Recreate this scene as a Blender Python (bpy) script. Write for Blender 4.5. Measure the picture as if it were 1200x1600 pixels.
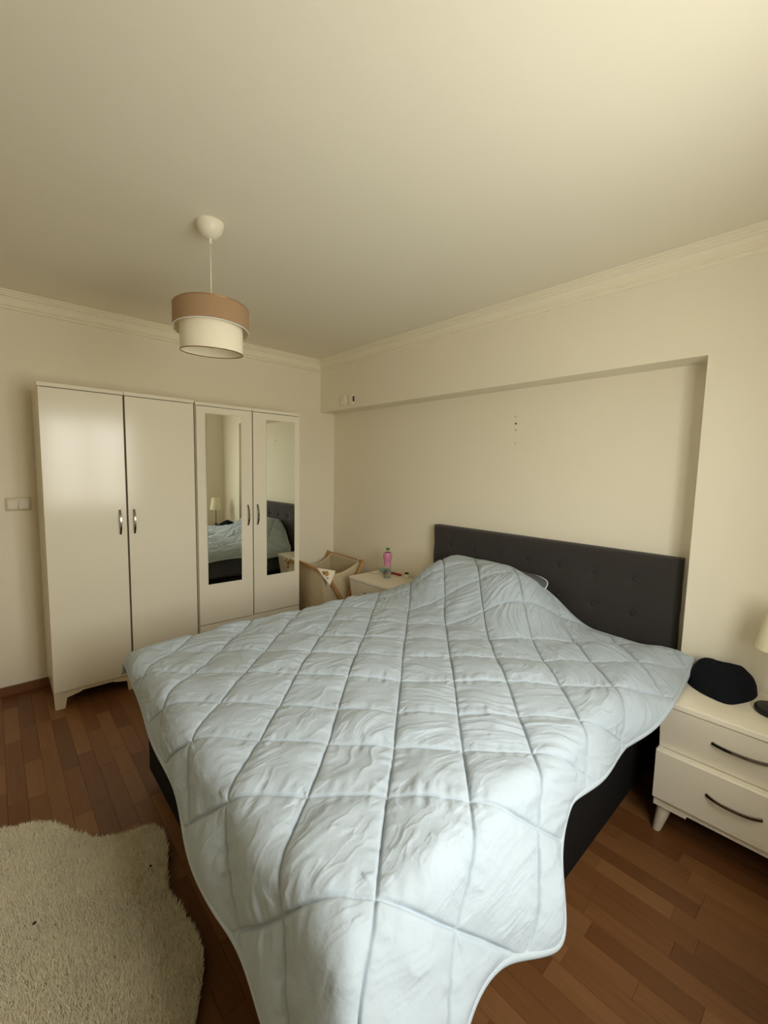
import bpy, bmesh, math, random
import numpy as np
from mathutils import Vector, Matrix

for o in list(bpy.data.objects):
    bpy.data.objects.remove(o)
C = bpy.context.scene.collection
scene = bpy.context.scene
PI = math.pi

# ------------------------------------------------------------------ camera
YAW, PITCH, ROLL, FPX = 0.741, -0.0966, 0.0217, 670.249
CAM = Vector((0.0, 0.0, 1.45))
fwd = Vector((math.sin(YAW) * math.cos(PITCH), math.cos(YAW) * math.cos(PITCH), math.sin(PITCH)))
rgt = Vector((math.cos(YAW), -math.sin(YAW), 0))
upv = rgt.cross(fwd)
R2 = rgt * math.cos(ROLL) + upv * math.sin(ROLL)
U2 = -rgt * math.sin(ROLL) + upv * math.cos(ROLL)
cd = bpy.data.cameras.new('camera')
cam = bpy.data.objects.new('camera', cd)
C.objects.link(cam)
cam.matrix_world = Matrix(((R2.x, U2.x, -fwd.x, CAM.x), (R2.y, U2.y, -fwd.y, CAM.y),
                           (R2.z, U2.z, -fwd.z, CAM.z), (0, 0, 0, 1)))
cd.sensor_fit = 'VERTICAL'
cd.sensor_height = 36
cd.lens = FPX / 1600 * 36
cd.clip_start = 0.02
scene.camera = cam

# ------------------------------------------------------------------ room measures (metres)
YA = 3.456      # wall behind the wardrobes
XB = 2.323      # face of beam and column
XN = 2.485      # back of the niche
ZN = 1.979      # underside of the beam
YR = 0.478      # side of the niche
H = 2.447       # ceiling
YN = -0.30      # window wall
PX, PY = 1.985, -0.13      # pier in the corner beside the near nightstand
XL = -0.95      # left wall
WX0, WX1, WZ0, WZ1 = 0.38, 1.36, 0.90, 2.04     # window opening

# ------------------------------------------------------------------ world, window portal, exposure
world = bpy.data.worlds.new('sky')
scene.world = world
world.use_nodes = True
wn = world.node_tree
wn.nodes.clear()
wout = wn.nodes.new('ShaderNodeOutputWorld')
wbg = wn.nodes.new('ShaderNodeBackground')
wtc = wn.nodes.new('ShaderNodeTexCoord')
wsep = wn.nodes.new('ShaderNodeSeparateXYZ')
wmap = wn.nodes.new('ShaderNodeMapRange')
wmix = wn.nodes.new('ShaderNodeMix')
wmix.data_type = 'RGBA'
wmap.inputs['From Min'].default_value = -0.03
wmap.inputs['From Max'].default_value = 0.05
wmix.inputs[6].default_value = (0.72, 0.69, 0.62, 1)      # bright pavement and houses below the horizon
wmix.inputs[7].default_value = (1.0, 0.985, 0.945, 1)      # overcast sky
wn.links.new(wtc.outputs['Generated'], wsep.inputs[0])
wn.links.new(wsep.outputs['Z'], wmap.inputs['Value'])
wn.links.new(wmap.outputs['Result'], wmix.inputs[0])
wn.links.new(wmix.outputs[2], wbg.inputs['Color'])
wbg.inputs['Strength'].default_value = 13.0
wn.links.new(wbg.outputs[0], wout.inputs[0])

pl = bpy.data.lights.new('window_portal', 'AREA')
pl.shape = 'RECTANGLE'
pl.size = WX1 - WX0
pl.size_y = WZ1 - WZ0
pl.cycles.is_portal = True
po = bpy.data.objects.new('window_portal', pl)
po.location = ((WX0 + WX1) / 2, YN - 0.085, (WZ0 + WZ1) / 2)
po.rotation_euler = (-PI / 2, 0, PI)
C.objects.link(po)

scene.view_settings.view_transform = 'Standard'
scene.view_settings.look = 'None'
scene.view_settings.gamma = 1
scene.view_settings.use_curve_mapping = False
scene.view_settings.exposure = 0.30
scene.cycles.max_bounces = 12
scene.cycles.diffuse_bounces = 7
scene.cycles.sample_clamp_indirect = 6

# ------------------------------------------------------------------ materials
def lin(c):
    return tuple((x / 255 / 12.92) if x / 255 <= 0.04045 else ((x / 255 + 0.055) / 1.055) ** 2.4 for x in c)

def mat(name, rgb, rough=0.6, metal=0.0, var=0.0, vscale=8.0, bump=0.0, bscale=60.0, bdist=0.002,
        coat=0.0, sheen=0.0, trans=0.0, stretch=None, spec=0.5, ior=1.45):
    m = bpy.data.materials.new(name)
    m.use_nodes = True
    nt = m.node_tree
    b = nt.nodes['Principled BSDF']
    c = lin(rgb)
    b.inputs['Base Color'].default_value = (*c, 1)
    b.inputs['Roughness'].default_value = rough
    b.inputs['Metallic'].default_value = metal
    b.inputs['Coat Weight'].default_value = coat
    b.inputs['Sheen Weight'].default_value = sheen
    b.inputs['Transmission Weight'].default_value = trans
    b.inputs['Specular IOR Level'].default_value = spec
    b.inputs['IOR'].default_value = ior
    if var or bump:
        geo = nt.nodes.new('ShaderNodeTexCoord')
        src = geo.outputs['Object']
        if stretch:
            mp = nt.nodes.new('ShaderNodeMapping')
            mp.inputs['Scale'].default_value = stretch
            nt.links.new(src, mp.inputs[0])
            src = mp.outputs[0]
    if var:
        n = nt.nodes.new('ShaderNodeTexNoise')
        n.inputs['Scale'].default_value = vscale
        n.inputs['Detail'].default_value = 5
        nt.links.new(src, n.inputs['Vector'])
        r = nt.nodes.new('ShaderNodeMix')
        r.data_type = 'RGBA'
        r.inputs[6].default_value = (*[x * (1 - var) for x in c], 1)
        r.inputs[7].default_value = (*[min(1, x * (1 + var)) for x in c], 1)
        nt.links.new(n.outputs['Fac'], r.inputs[0])
        nt.links.new(r.outputs[2], b.inputs['Base Color'])
    if bump:
        n2 = nt.nodes.new('ShaderNodeTexNoise')
        n2.inputs['Scale'].default_value = bscale
        n2.inputs['Detail'].default_value = 4
        nt.links.new(src, n2.inputs['Vector'])
        bp = nt.nodes.new('ShaderNodeBump')
        bp.inputs['Strength'].default_value = bump
        bp.inputs['Distance'].default_value = bdist
        nt.links.new(n2.outputs['Fac'], bp.inputs['Height'])
        nt.links.new(bp.outputs[0], b.inputs['Normal'])
    return m

M = {}
M['wall'] = mat('cream_wall_paint', (237, 229, 209), 0.62, var=0.025, vscale=2.2, bump=0.12, bscale=140, bdist=0.001, spec=0.3)
M['ceiling'] = mat('ceiling_paint', (236, 230, 213), 0.8, var=0.02, vscale=1.5, spec=0.2)
M['cornice'] = mat('cornice_plaster', (240, 232, 211), 0.6, spec=0.3)
M['white'] = mat('cream_laminate', (236, 228, 208), 0.155, var=0.012, vscale=3, bump=0.05, bscale=300, bdist=0.0005, spec=0.45)
M['edge'] = mat('cream_edge_band', (222, 210, 182), 0.45)
M['inside'] = mat('cabinet_inside', (150, 138, 115), 0.7)
M['chrome'] = mat('dark_chrome', (150, 146, 138), 0.16, metal=1.0)
M['mirror'] = mat('mirror_glass', (235, 238, 230), 0.0, metal=1.0)
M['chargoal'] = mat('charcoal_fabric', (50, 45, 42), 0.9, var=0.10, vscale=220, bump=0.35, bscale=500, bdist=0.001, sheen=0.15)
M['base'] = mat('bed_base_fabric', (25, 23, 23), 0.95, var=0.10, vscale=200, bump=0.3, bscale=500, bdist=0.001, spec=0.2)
M['sheet'] = mat('dark_grey_sheet', (74, 76, 78), 0.9, var=0.06, vscale=60, bump=0.3, bscale=40, bdist=0.004)
M['button'] = mat('button_fabric', (50, 46, 46), 0.9)
M['pillow'] = mat('dark_grey_pillowcase', (88, 92, 96), 0.9, var=0.08, vscale=200, bump=0.3, bscale=400, bdist=0.001)
M['piping_white'] = mat('white_piping', (225, 228, 228), 0.8)
M['duvet'] = mat('pale_blue_cotton', (174, 185, 194), 0.85, var=0.03, vscale=14, bump=0.55, bscale=42, bdist=0.0045, sheen=0.1, spec=0.2)
M['duvet_edge'] = mat('pale_blue_binding', (180, 191, 199), 0.85, bump=0.5, bscale=160, bdist=0.003)
M['linen'] = mat('tan_linen', (160, 131, 99), 0.9, var=0.16, vscale=420, stretch=(1, 1, 0.25), bump=0.3, bscale=500, bdist=0.001)
M['shade_white'] = mat('white_shade_fabric', (236, 228, 205), 0.85, var=0.03, vscale=200, bump=0.1, bscale=400, bdist=0.0008)
M['gold'] = mat('gold_trim', (190, 140, 80), 0.3, metal=0.9)
M['brown_trim'] = mat('brown_trim', (122, 88, 52), 0.4, metal=0.5)
M['plastic_white'] = mat('white_plastic', (232, 226, 208), 0.35)
M['socket'] = mat('switch_plate_plastic', (212, 201, 174), 0.3, spec=0.6)
M['pine'] = mat('pine_wood', (186, 142, 88), 0.55, var=0.14, vscale=24, stretch=(6, 6, 1))
M['canvas'] = mat('natural_canvas', (206, 190, 158), 0.9, var=0.05, vscale=90, bump=0.3, bscale=260, bdist=0.001)
M['baseboard'] = mat('brown_baseboard', (120, 78, 44), 0.5, var=0.12, vscale=30, stretch=(1, 8, 8))
M['black_cloth'] = mat('navy_black_cloth', (17, 19, 25), 0.95, var=0.2, vscale=30, bump=0.3, bscale=300, bdist=0.001, spec=0.2)
M['black_metal'] = mat('black_metal', (22, 22, 24), 0.4)
M['lamp_shade'] = mat('cream_lamp_shade', (236, 226, 192), 0.85)
M['rug'] = mat('rug_backing', (214, 204, 178), 0.95)
M['pile'] = mat('cream_pile', (244, 237, 216), 0.95, var=0.06, vscale=12, sheen=0.2, spec=0.1)
M['speck'] = mat('dark_speck', (38, 30, 24), 0.9)
M['green'] = mat('green_cap', (40, 112, 58), 0.4)
M['pink'] = mat('pink_label', (206, 134, 164), 0.4, var=0.12, vscale=60)
M['red'] = mat('red_plastic', (150, 20, 34), 0.35)
M['jar'] = mat('white_jar', (228, 222, 202), 0.35)
M['dark_lid'] = mat('dark_gold_lid', (70, 56, 30), 0.35, metal=0.5)
M['teal_film'] = mat('teal_wrapper', (150, 178, 178), 0.3, var=0.25, vscale=70)
M['hole'] = mat('drill_hole_dark', (60, 50, 40), 0.9)
M['plug'] = mat('filled_plug', (214, 202, 172), 0.8)
M['print'] = mat('print_brown', (140, 104, 74), 0.9)
M['underlay'] = mat('floor_underlay', (52, 34, 20), 0.9)

# clear plastic and window glass: thin sheets that let light straight through, with a gloss
def thin_glass(name, tint, gloss):
    m = bpy.data.materials.new(name)
    m.use_nodes = True
    nt = m.node_tree
    nt.nodes.clear()
    o = nt.nodes.new('ShaderNodeOutputMaterial')
    t = nt.nodes.new('ShaderNodeBsdfTransparent')
    t.inputs[0].default_value = (*tint, 1)
    g = nt.nodes.new('ShaderNodeBsdfGlossy')
    g.inputs['Roughness'].default_value = 0.05
    f = nt.nodes.new('ShaderNodeFresnel')
    gb = nt.nodes.new('ShaderNodeNewGeometry')
    io = nt.nodes.new('ShaderNodeMapRange')        # same gloss on the way in and on the way out of the sheet
    io.inputs['To Min'].default_value = 1.45
    io.inputs['To Max'].default_value = 1 / 1.45
    nt.links.new(gb.outputs['Backfacing'], io.inputs['Value'])
    nt.links.new(io.outputs[0], f.inputs[0])
    mm = nt.nodes.new('ShaderNodeMath')
    mm.operation = 'MULTIPLY'
    mm.inputs[1].default_value = gloss
    mx = nt.nodes.new('ShaderNodeMixShader')
    nt.links.new(f.outputs[0], mm.inputs[0])
    nt.links.new(mm.outputs[0], mx.inputs[0])
    nt.links.new(t.outputs[0], mx.inputs[1])
    nt.links.new(g.outputs[0], mx.inputs[2])
    nt.links.new(mx.outputs[0], o.inputs[0])
    return m

M['glass'] = thin_glass('window_glass', (0.97, 0.98, 0.97), 1.0)
M['clear'] = thin_glass('clear_bottle_plastic', (0.94, 0.95, 0.94), 1.2)

def floor_mat():
    m = bpy.data.materials.new('laminate_strip')
    m.use_nodes = True
    nt = m.node_tree
    b = nt.nodes['Principled BSDF']
    at = nt.nodes.new('ShaderNodeAttribute')
    at.attribute_name = 'tone'
    geo = nt.nodes.new('ShaderNodeNewGeometry')
    mp = nt.nodes.new('ShaderNodeMapping')
    mp.inputs['Scale'].default_value = (60, 3.0, 60)
    off = nt.nodes.new('ShaderNodeVectorMath')
    off.operation = 'ADD'
    nt.links.new(geo.outputs['Position'], off.inputs[0])
    sc = nt.nodes.new('ShaderNodeVectorMath')
    sc.operation = 'SCALE'
    sc.inputs[3].default_value = 7.0
    nt.links.new(at.outputs['Vector'], sc.inputs[0])
    nt.links.new(sc.outputs[0], off.inputs[1])
    nt.links.new(off.outputs[0], mp.inputs[0])
    n = nt.nodes.new('ShaderNodeTexNoise')
    n.inputs['Scale'].default_value = 1.6
    n.inputs['Detail'].default_value = 6
    n.inputs['Roughness'].default_value = 0.6
    nt.links.new(mp.outputs[0], n.inputs['Vector'])
    cr = nt.nodes.new('ShaderNodeValToRGB')
    e = cr.color_ramp.elements
    e[0].position = 0.0
    e[0].color = (*lin((110, 69, 37)), 1)
    e[1].position = 1.0
    e[1].color = (*lin((138, 95, 57)), 1)
    k = cr.color_ramp.elements.new(0.5)
    k.color = (*lin((124, 81, 46)), 1)
    nt.links.new(at.outputs['Fac'], cr.inputs[0])
    mx = nt.nodes.new('ShaderNodeMix')
    mx.data_type = 'RGBA'
    mx.blend_type = 'MULTIPLY'
    mx.inputs[0].default_value = 0.55
    g = nt.nodes.new('ShaderNodeMapRange')
    g.inputs['From Min'].default_value = 0.3
    g.inputs['From Max'].default_value = 0.7
    g.inputs['To Min'].default_value = 0.72
    g.inputs['To Max'].default_value = 1.1
    nt.links.new(n.outputs['Fac'], g.inputs['Value'])
    nt.links.new(cr.outputs[0], mx.inputs[6])
    nt.links.new(g.outputs[0], mx.inputs[7])
    nt.links.new(mx.outputs[2], b.inputs['Base Color'])
    b.inputs['Roughness'].default_value = 0.42
    b.inputs['Specular IOR Level'].default_value = 0.4
    return m
M['floor'] = floor_mat()

# ------------------------------------------------------------------ mesh helpers
class MB:
    def __init__(s):
        s.bm = bmesh.new()
    def box(s, x0, x1, y0, y1, z0, z1, bev=0.0, seg=2):
        t = bmesh.new()
        bmesh.ops.create_cube(t, size=1)
        for v in t.verts:
            v.co = Vector(((x0 + x1) / 2 + v.co.x * (x1 - x0), (y0 + y1) / 2 + v.co.y * (y1 - y0), (z0 + z1) / 2 + v.co.z * (z1 - z0)))
        if bev:
            bmesh.ops.bevel(t, geom=list(t.edges), offset=bev, segments=seg, profile=0.5, affect='EDGES')
        s.join(t)
        return s
    def join(s, t):
        m = {}
        for v in t.verts:
            m[v] = s.bm.verts.new(v.co)
        for f in t.faces:
            s.bm.faces.new([m[v] for v in f.verts])
        t.free()
    def raw(s, vs, fs):
        b = [s.bm.verts.new(v) for v in vs]
        for f in fs:
            s.bm.faces.new([b[i] for i in f])
        return s
    def prism(s, poly, d, axis='y'):
        """polygon given in the plane across axis, pushed from d[0] to d[1] along it"""
        def put(p, q):
            return {'y': (p[0], q, p[1]), 'x': (q, p[0], p[1]), 'z': (p[0], p[1], q)}[axis]
        n = len(poly)
        vs = [put(p, d[0]) for p in poly] + [put(p, d[1]) for p in poly]
        fs = [list(range(n))[::-1], list(range(n, 2 * n))] + [[i, (i + 1) % n, n + (i + 1) % n, n + i] for i in range(n)]
        s.raw(vs, fs)
        return s
    def lathe(s, prof, c=(0, 0, 0), n=40, closed=False):
        """profile of (radius, z) turned around the vertical through c"""
        rows = []
        for r, z in prof:
            if r < 1e-6:
                rows.append([s.bm.verts.new((c[0], c[1], c[2] + z))])
            else:
                rows.append([s.bm.verts.new((c[0] + r * math.cos(2 * PI * k / n), c[1] + r * math.sin(2 * PI * k / n), c[2] + z)) for k in range(n)])
        pairs = list(zip(rows, rows[1:]))
        if closed:
            pairs.append((rows[-1], rows[0]))
        for a, b in pairs:
            for k in range(n):
                q = [a[k % len(a)], a[(k + 1) % len(a)], b[(k + 1) % len(b)], b[k % len(b)]]
                u = []
                for v in q:
                    if v not in u:
                        u.append(v)
                if len(u) > 2:
                    s.bm.faces.new(u)
        return s
    def sweep(s, path, sect, up=(0, 0, 1), cap=True, closed=False):
        """cross-section (a, b) carried along a path; a lies along up x tangent, b along up-ish"""
        P = [Vector(p) for p in path]
        rings = []
        n = len(P)
        for i, p in enumerate(P):
            t = (P[(i + 1) % n] - P[i - 1]) if closed else (P[min(i + 1, n - 1)] - P[max(i - 1, 0)])
            t.normalize()
            u = Vector(up)
            side = u.cross(t)
            if side.length < 1e-4:
                side = Vector((1, 0, 0)).cross(t)
            side.normalize()
            w = t.cross(side)
            sc = sect(i / max(1, n - 1)) if callable(sect) else sect
            rings.append([s.bm.verts.new(p + side * a + w * b) for a, b in sc])
        m = len(rings[0])
        for i in range(n if closed else n - 1):
            for k in range(m):
                s.bm.faces.new([rings[i][k], rings[i][(k + 1) % m], rings[(i + 1) % n][(k + 1) % m], rings[(i + 1) % n][k]])
        if cap and not closed:
            s.bm.faces.new(rings[0][::-1])
            s.bm.faces.new(rings[-1])
        return s
    def tube(s, path, r, n=10, **k):
        return s.sweep(path, [(r * math.cos(2 * PI * i / n), r * math.sin(2 * PI * i / n)) for i in range(n)], **k)
    def build(s, name, m, parent=None, loc=(0, 0, 0), rot=(0, 0, 0), smooth=None, fix=True):
        if fix:
            bmesh.ops.recalc_face_normals(s.bm, faces=list(s.bm.faces))
        me = bpy.data.meshes.new(name)
        s.bm.to_mesh(me)
        s.bm.free()
        me.materials.append(M[m] if isinstance(m, str) else m)
        if smooth is not None:
            me.polygons.foreach_set('use_smooth', [True] * len(me.polygons))
            if smooth < 179:
                me.set_sharp_from_angle(angle=math.radians(smooth))
        return link(name, me, parent, loc, rot)

def link(name, me, parent=None, loc=(0, 0, 0), rot=(0, 0, 0)):
    o = bpy.data.objects.new(name, me)
    C.objects.link(o)
    o.parent = parent
    o.location = loc
    o.rotation_euler = rot
    return o

def thing(name, label, cat, loc=(0, 0, 0), rz=0, group=None):
    o = bpy.data.objects.new(name, None)
    o.empty_display_size = 0.05
    C.objects.link(o)
    o.location = loc
    o.rotation_euler = (0, 0, rz)
    return tag(o, label, cat, group)

def tag(o, label, cat, group=None):
    o['label'] = label
    o['category'] = cat
    if group:
        o['group'] = group
    return o

def struct(o, label=None):
    o['kind'] = 'structure'
    if label:
        o['label'] = label
    return o

def smooth01(t):
    t = np.clip(t, 0, 1)
    return t * t * (3 - 2 * t)

# ------------------------------------------------------------------ room shell
T = 0.2
struct(MB().box(XL - T, XN + T, YA, YA + T, -0.1, H + 0.1).build('wall_back', 'wall'), 'cream painted wall behind the wardrobes')
w = MB().box(XN, XN + T, YN - T, YA, -0.1, H + 0.1)
w.box(XB, XN - 0.0005, YN, YA, ZN, H + 0.05)
w.box(XB, XN - 0.0005, YN, YR, -0.1, ZN)
w.box(PX, XB - 0.0005, YN, PY, -0.1, H + 0.05)
struct(w.build('wall_right', 'wall'), 'cream wall with a shallow niche under a beam behind the headboard')
struct(MB().box(XL - T, XL, YN - T, YA, -0.1, H + 0.1).build('wall_left', 'wall'), 'cream painted side wall out of view on the left')
TW = 0.09      # thin window wall
w = MB().box(XL, WX0, YN - TW, YN, -0.1, H + 0.1).box(WX1, XN, YN - TW, YN, -0.1, H + 0.1)
w.box(WX0, WX1, YN - TW, YN, -0.1, WZ0).box(WX0, WX1, YN - TW, YN, WZ1, H + 0.1)
struct(w.build('wall_front', 'wall'), 'cream wall with the window, behind the camera')
struct(MB().box(XL - T, XN + T, YN - T, YA + T, H, H + 0.12).build('ceiling', 'ceiling'), 'plain off-white ceiling')

# window: white frame, two casements, glass
wf = MB()
f = 0.04
ya, yb = YN - 0.08, YN - 0.03
wf.box(WX0, WX1, ya, yb, WZ0, WZ0 + f, 0.004).box(WX0, WX1, ya, yb, WZ1 - f, WZ1, 0.004)
wf.box(WX0, WX0 + f, ya, yb, WZ0 + f, WZ1 - f, 0.004).box(WX1 - f, WX1, ya, yb, WZ0 + f, WZ1 - f, 0.004)
win = struct(wf.build('window_1', 'plastic_white'), 'white framed window behind the camera')
xm = (WX0 + WX1) / 2
MB().box(xm - 0.03, xm + 0.03, ya, yb, WZ0 + f, WZ1 - f, 0.004).build('mullion', 'plastic_white', win)
for a, b in ((WX0 + f, xm - 0.03), (xm + 0.03, WX1 - f)):
    MB().box(a, b, YN - 0.057, YN - 0.053, WZ0 + f, WZ1 - f).build('pane', 'glass', win)
MB().box(WX0 + 0.002, WX1 - 0.002, YN - 0.028, YN + 0.03, WZ0 - 0.025, WZ0 - 0.001, 0.004).build('window_sill', 'plastic_white', win)

# cornice mouldings: (out from wall, down from ceiling)
prof = [(0, 0), (0.056, 0), (0.056, 0.008), (0.046, 0.011), (0.046, 0.019), (0.037, 0.022), (0.037, 0.030), (0.026, 0.034),
        (0.019, 0.050), (0.017, 0.070), (0.021, 0.073), (0.021, 0.080), (0.012, 0.083), (0.012, 0.088), (0.015, 0.090), (0.013, 0.097), (0, 0.102)]
def cornice(name, wall, a, b, label):
    rings = []
    bm = MB()
    for q in (a, b):
        ring = []
        for o_, d_ in prof:
            # mitred at both ends: shorten by the same amount as the moulding stands out
            if wall == 'back':
                x = q + (o_ if q == a else -o_)
                ring.append((x, YA - o_, H - d_))
            elif wall == 'right':
                y = q + (o_ if q == a else -o_)
                ring.append((XB - o_, y, H - d_))
            elif wall == 'left':
                y = q + (o_ if q == a else -o_)
                ring.append((XL + o_, y, H - d_))
            else:
                x = q + (o_ if q == a else -o_)
                ring.append((x, YN + o_, H - d_))
        rings.append(ring)
    n = len(prof)
    bm.raw(rings[0] + rings[1], [[i, (i + 1) % n, n + (i + 1) % n, n + i] for i in range(n)] + [list(range(n)), list(range(n, 2 * n))[::-1]])
    return struct(bm.build(name, 'cornice'), label)
cornice('trim_1', 'back', XL, XB, 'stepped plaster cornice above the wardrobes')
cornice('trim_2', 'right', PY, YA, 'stepped plaster cornice above the headboard beam')
cornice('trim_3', 'left', YN, YA, 'stepped plaster cornice on the left wall')
cornice('trim_4', 'front', XL, PX, 'stepped plaster cornice above the window')

struct(MB().box(XL, XN, YA - 0.014, YA, 0.0, 0.058, 0.003).build('baseboard_back', 'baseboard'), 'thin brown wooden baseboard')
struct(MB().box(XB - 0.014, XB, PY, YR, 0.0, 0.058, 0.003).build('baseboard_right', 'baseboard'), 'thin brown wooden baseboard')
struct(MB().box(XL, XL + 0.014, YN, YA - 0.014, 0.0, 0.058, 0.003).build('baseboard_left', 'baseboard'), 'thin brown wooden baseboard')

# floor: three-strip laminate, each strip a piece
floor = struct(MB().box(XL - T, XN + T, YN - T, YA + T, -0.1, -0.006).build('floor', 'underlay'), 'warm brown three-strip laminate floor')
random.seed(11)
SW = 0.0665
strips = []
ix = 0
x = XL
while x < XN:
    y = YN - random.uniform(0, 0.45)
    while y < YA:
        L = random.choice((0.24, 0.30, 0.36, 0.42, 0.48, 0.54))
        strips.append((x, max(y, YN), min(x + SW, XN), min(y + L, YA), random.choice((0.0, 0.1, 0.25, 0.4, 0.5, 0.6, 0.7, 0.85, 1.0))))
        y += L
    x += SW
    ix += 1
def strip_geo(w_, l_):
    c = 0.0007
    top = [(c, c, 0), (w_ - c, c, 0), (w_ - c, l_ - c, 0), (c, l_ - c, 0)]
    rim = [(0.0001, 0.0001, -0.0012), (w_ - 0.0001, 0.0001, -0.0012), (w_ - 0.0001, l_ - 0.0001, -0.0012), (0.0001, l_ - 0.0001, -0.0012)]
    bot = [(a, b, -0.006) for a, b, _ in rim]
    vs = top + rim + bot
    fs = [[0, 1, 2, 3]] + [[i + 4, (i + 1) % 4 + 4, (i + 1) % 4, i] for i in range(4)] + [[i + 8, (i + 1) % 4 + 8, (i + 1) % 4 + 4, i + 4] for i in range(4)]
    return vs, fs
def seen_size(s):
    x0, y0, x1, y1, _ = s
    cx, cy = (x0 + x1) / 2, (y0 + y1) / 2
    if 0.46 < cx < 2.4 and 0.62 < cy < 2.1:
        return 0
    d = Vector((cx, cy, 0)) - CAM
    z = d.dot(fwd)
    if z < 0.1:
        return 0
    u = 600 + FPX * d.dot(R2) / z
    v = 800 - FPX * d.dot(U2) / z
    if not (-90 < u < 1290 and 900 < v < 1720):
        return 0
    if -0.4 < cx < 0.36 and 0.5 < cy < 1.75:      # below the rug
        return 1e-6
    return (x1 - x0) * (y1 - y0) / z ** 3
strips.sort(key=seen_size, reverse=True)
cache = {}
rest_v, rest_f, rest_t = [], [], []
for i, s in enumerate(strips):
    w_, l_ = round(s[2] - s[0], 4), round(s[3] - s[1], 4)
    if w_ < 0.004 or l_ < 0.004:
        continue
    vs, fs = strip_geo(w_, l_)
    if i < 290 and seen_size(s) > 0:
        key = (w_, l_, s[4])
        if key not in cache:
            me = bpy.data.meshes.new('floor_strip')
            me.from_pydata(vs, [], fs)
            a = me.attributes.new('tone', 'FLOAT', 'FACE')
            a.data.foreach_set('value', [s[4]] * len(fs))
            me.materials.append(M['floor'])
            cache[key] = me
        link('floor_strip', cache[key], floor, (s[0], s[1], 0))
    else:
        n0 = len(rest_v)
        rest_v += [(a + s[0], b + s[1], c) for a, b, c in vs]
        rest_f += [[k + n0 for k in f_] for f_ in fs]
        rest_t += [s[4]] * len(fs)
me = bpy.data.meshes.new('floor_strips')
me.from_pydata(rest_v, [], rest_f)
a = me.attributes.new('tone', 'FLOAT', 'FACE')
a.data.foreach_set('value', rest_t)
me.materials.append(M['floor'])
o = link('floor_strips', me, floor)
o['kind'] = 'stuff'

# ------------------------------------------------------------------ numpy noise for cloth
def vnoise(x, y, seed=0):
    xi, yi = np.floor(x).astype(np.int64), np.floor(y).astype(np.int64)
    fx, fy = x - xi, y - yi
    fx, fy = fx * fx * fx * (fx * (fx * 6 - 15) + 10), fy * fy * fy * (fy * (fy * 6 - 15) + 10)
    def hsh(a, b):
        h = (a * 374761393 + b * 668265263 + seed * 974711) & 0xffffffff
        h = ((h ^ (h >> 13)) * 1274126177) & 0xffffffff
        return ((h ^ (h >> 16)) & 0xffff) / 65535.0 * 2 - 1
    return (hsh(xi, yi) * (1 - fx) + hsh(xi + 1, yi) * fx) * (1 - fy) + (hsh(xi, yi + 1) * (1 - fx) + hsh(xi + 1, yi + 1) * fx) * fy

def grid_mesh(name, V, nu, nv, m, parent=None, smooth=True):
    idx = np.arange(nu * nv).reshape(nu, nv)
    F = np.stack([idx[:-1, :-1], idx[1:, :-1], idx[1:, 1:], idx[:-1, 1:]], -1).reshape(-1)
    me = bpy.data.meshes.new(name)
    me.vertices.add(nu * nv)
    me.vertices.foreach_set('co', np.ascontiguousarray(V, dtype=np.float32).reshape(-1))
    me.loops.add(len(F))
    me.loops.foreach_set('vertex_index', F.astype(np.int32))
    me.polygons.add(len(F) // 4)
    me.polygons.foreach_set('loop_start', np.arange(0, len(F), 4, dtype=np.int32))
    me.update(calc_edges=True)
    me.polygons.foreach_set('use_smooth', [smooth] * len(me.polygons))
    me.materials.append(M[m])
    return link(name, me, parent)

# ------------------------------------------------------------------ bed
bed = thing('bed', 'double bed with charcoal upholstered base and button-tufted headboard in the niche', 'bed', (1.41, 1.31, 0))
def wb(o):                      # geometry written in world coordinates, parented to a thing at its base
    o.location = -Vector(o.parent.location)
    return o
BX0, BX1, BY0, BY1 = 0.47, 2.385, 0.555, 2.085
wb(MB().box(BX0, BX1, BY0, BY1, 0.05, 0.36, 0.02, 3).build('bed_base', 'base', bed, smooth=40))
for lx in (BX0 + 0.12, BX1 - 0.12):
    for ly in (BY0 + 0.12, BY1 - 0.12):
        wb(MB().lathe([(0, 0), (0.026, 0), (0.03, 0.055), (0, 0.055)], (lx, ly, 0), 16).build('leg', 'black_metal', bed, smooth=40))
wb(MB().box(BX0 - 0.012, BX1 - 0.01, BY0 + 0.012, BY1 - 0.012, 0.362, 0.592, 0.05, 5).build('mattress', 'sheet', bed, smooth=60))

# headboard: tufted front
HX0, HX1, HY0, HY1, HZ = 2.395, 2.482, 0.529, 2.084, 1.057
BT_Y = [0.72 + 0.197 * k for k in range(7)]
BT_Z = [0.925, 0.745, 0.565]
nu, nv = 190, 120
uy = np.linspace(0, 1, nu)[:, None] * np.ones((1, nv))
uz = np.linspace(0, 1, nv)[None, :] * np.ones((nu, 1))
Yh = HY0 + (HY1 - HY0) * uy
Zh = 0.10 + (HZ - 0.10) * uz
d_edge = np.minimum.reduce([Yh - HY0, HY1 - Yh, HZ - Zh])
bulge = 0.030 * (1 - np.exp(-d_edge / 0.018))
dep = np.zeros_like(Yh)
for b in BT_Y:
    for c in BT_Z:
        r = np.hypot(Yh - b, Zh - c)
        dep += 0.012 * np.exp(-(r / 0.018) ** 2) + 0.006 * np.exp(-(r / 0.05) ** 2)
for b in BT_Y:
    dep += 0.0016 * np.exp(-((Yh - b) / 0.006) ** 2)
for c in BT_Z[:]:
    dep += 0.0010 * np.exp(-((Zh - c) / 0.006) ** 2)
Xh = HX0 + 0.030 - bulge + dep
scal = 0.006 * np.abs(np.sin((Zh - 0.925) / 0.18 * PI))
Yh = np.where(uy > 0.999, Yh + scal, Yh)
Yh = np.where(uy < 0.001, Yh - scal * 0.3, Yh)
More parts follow.
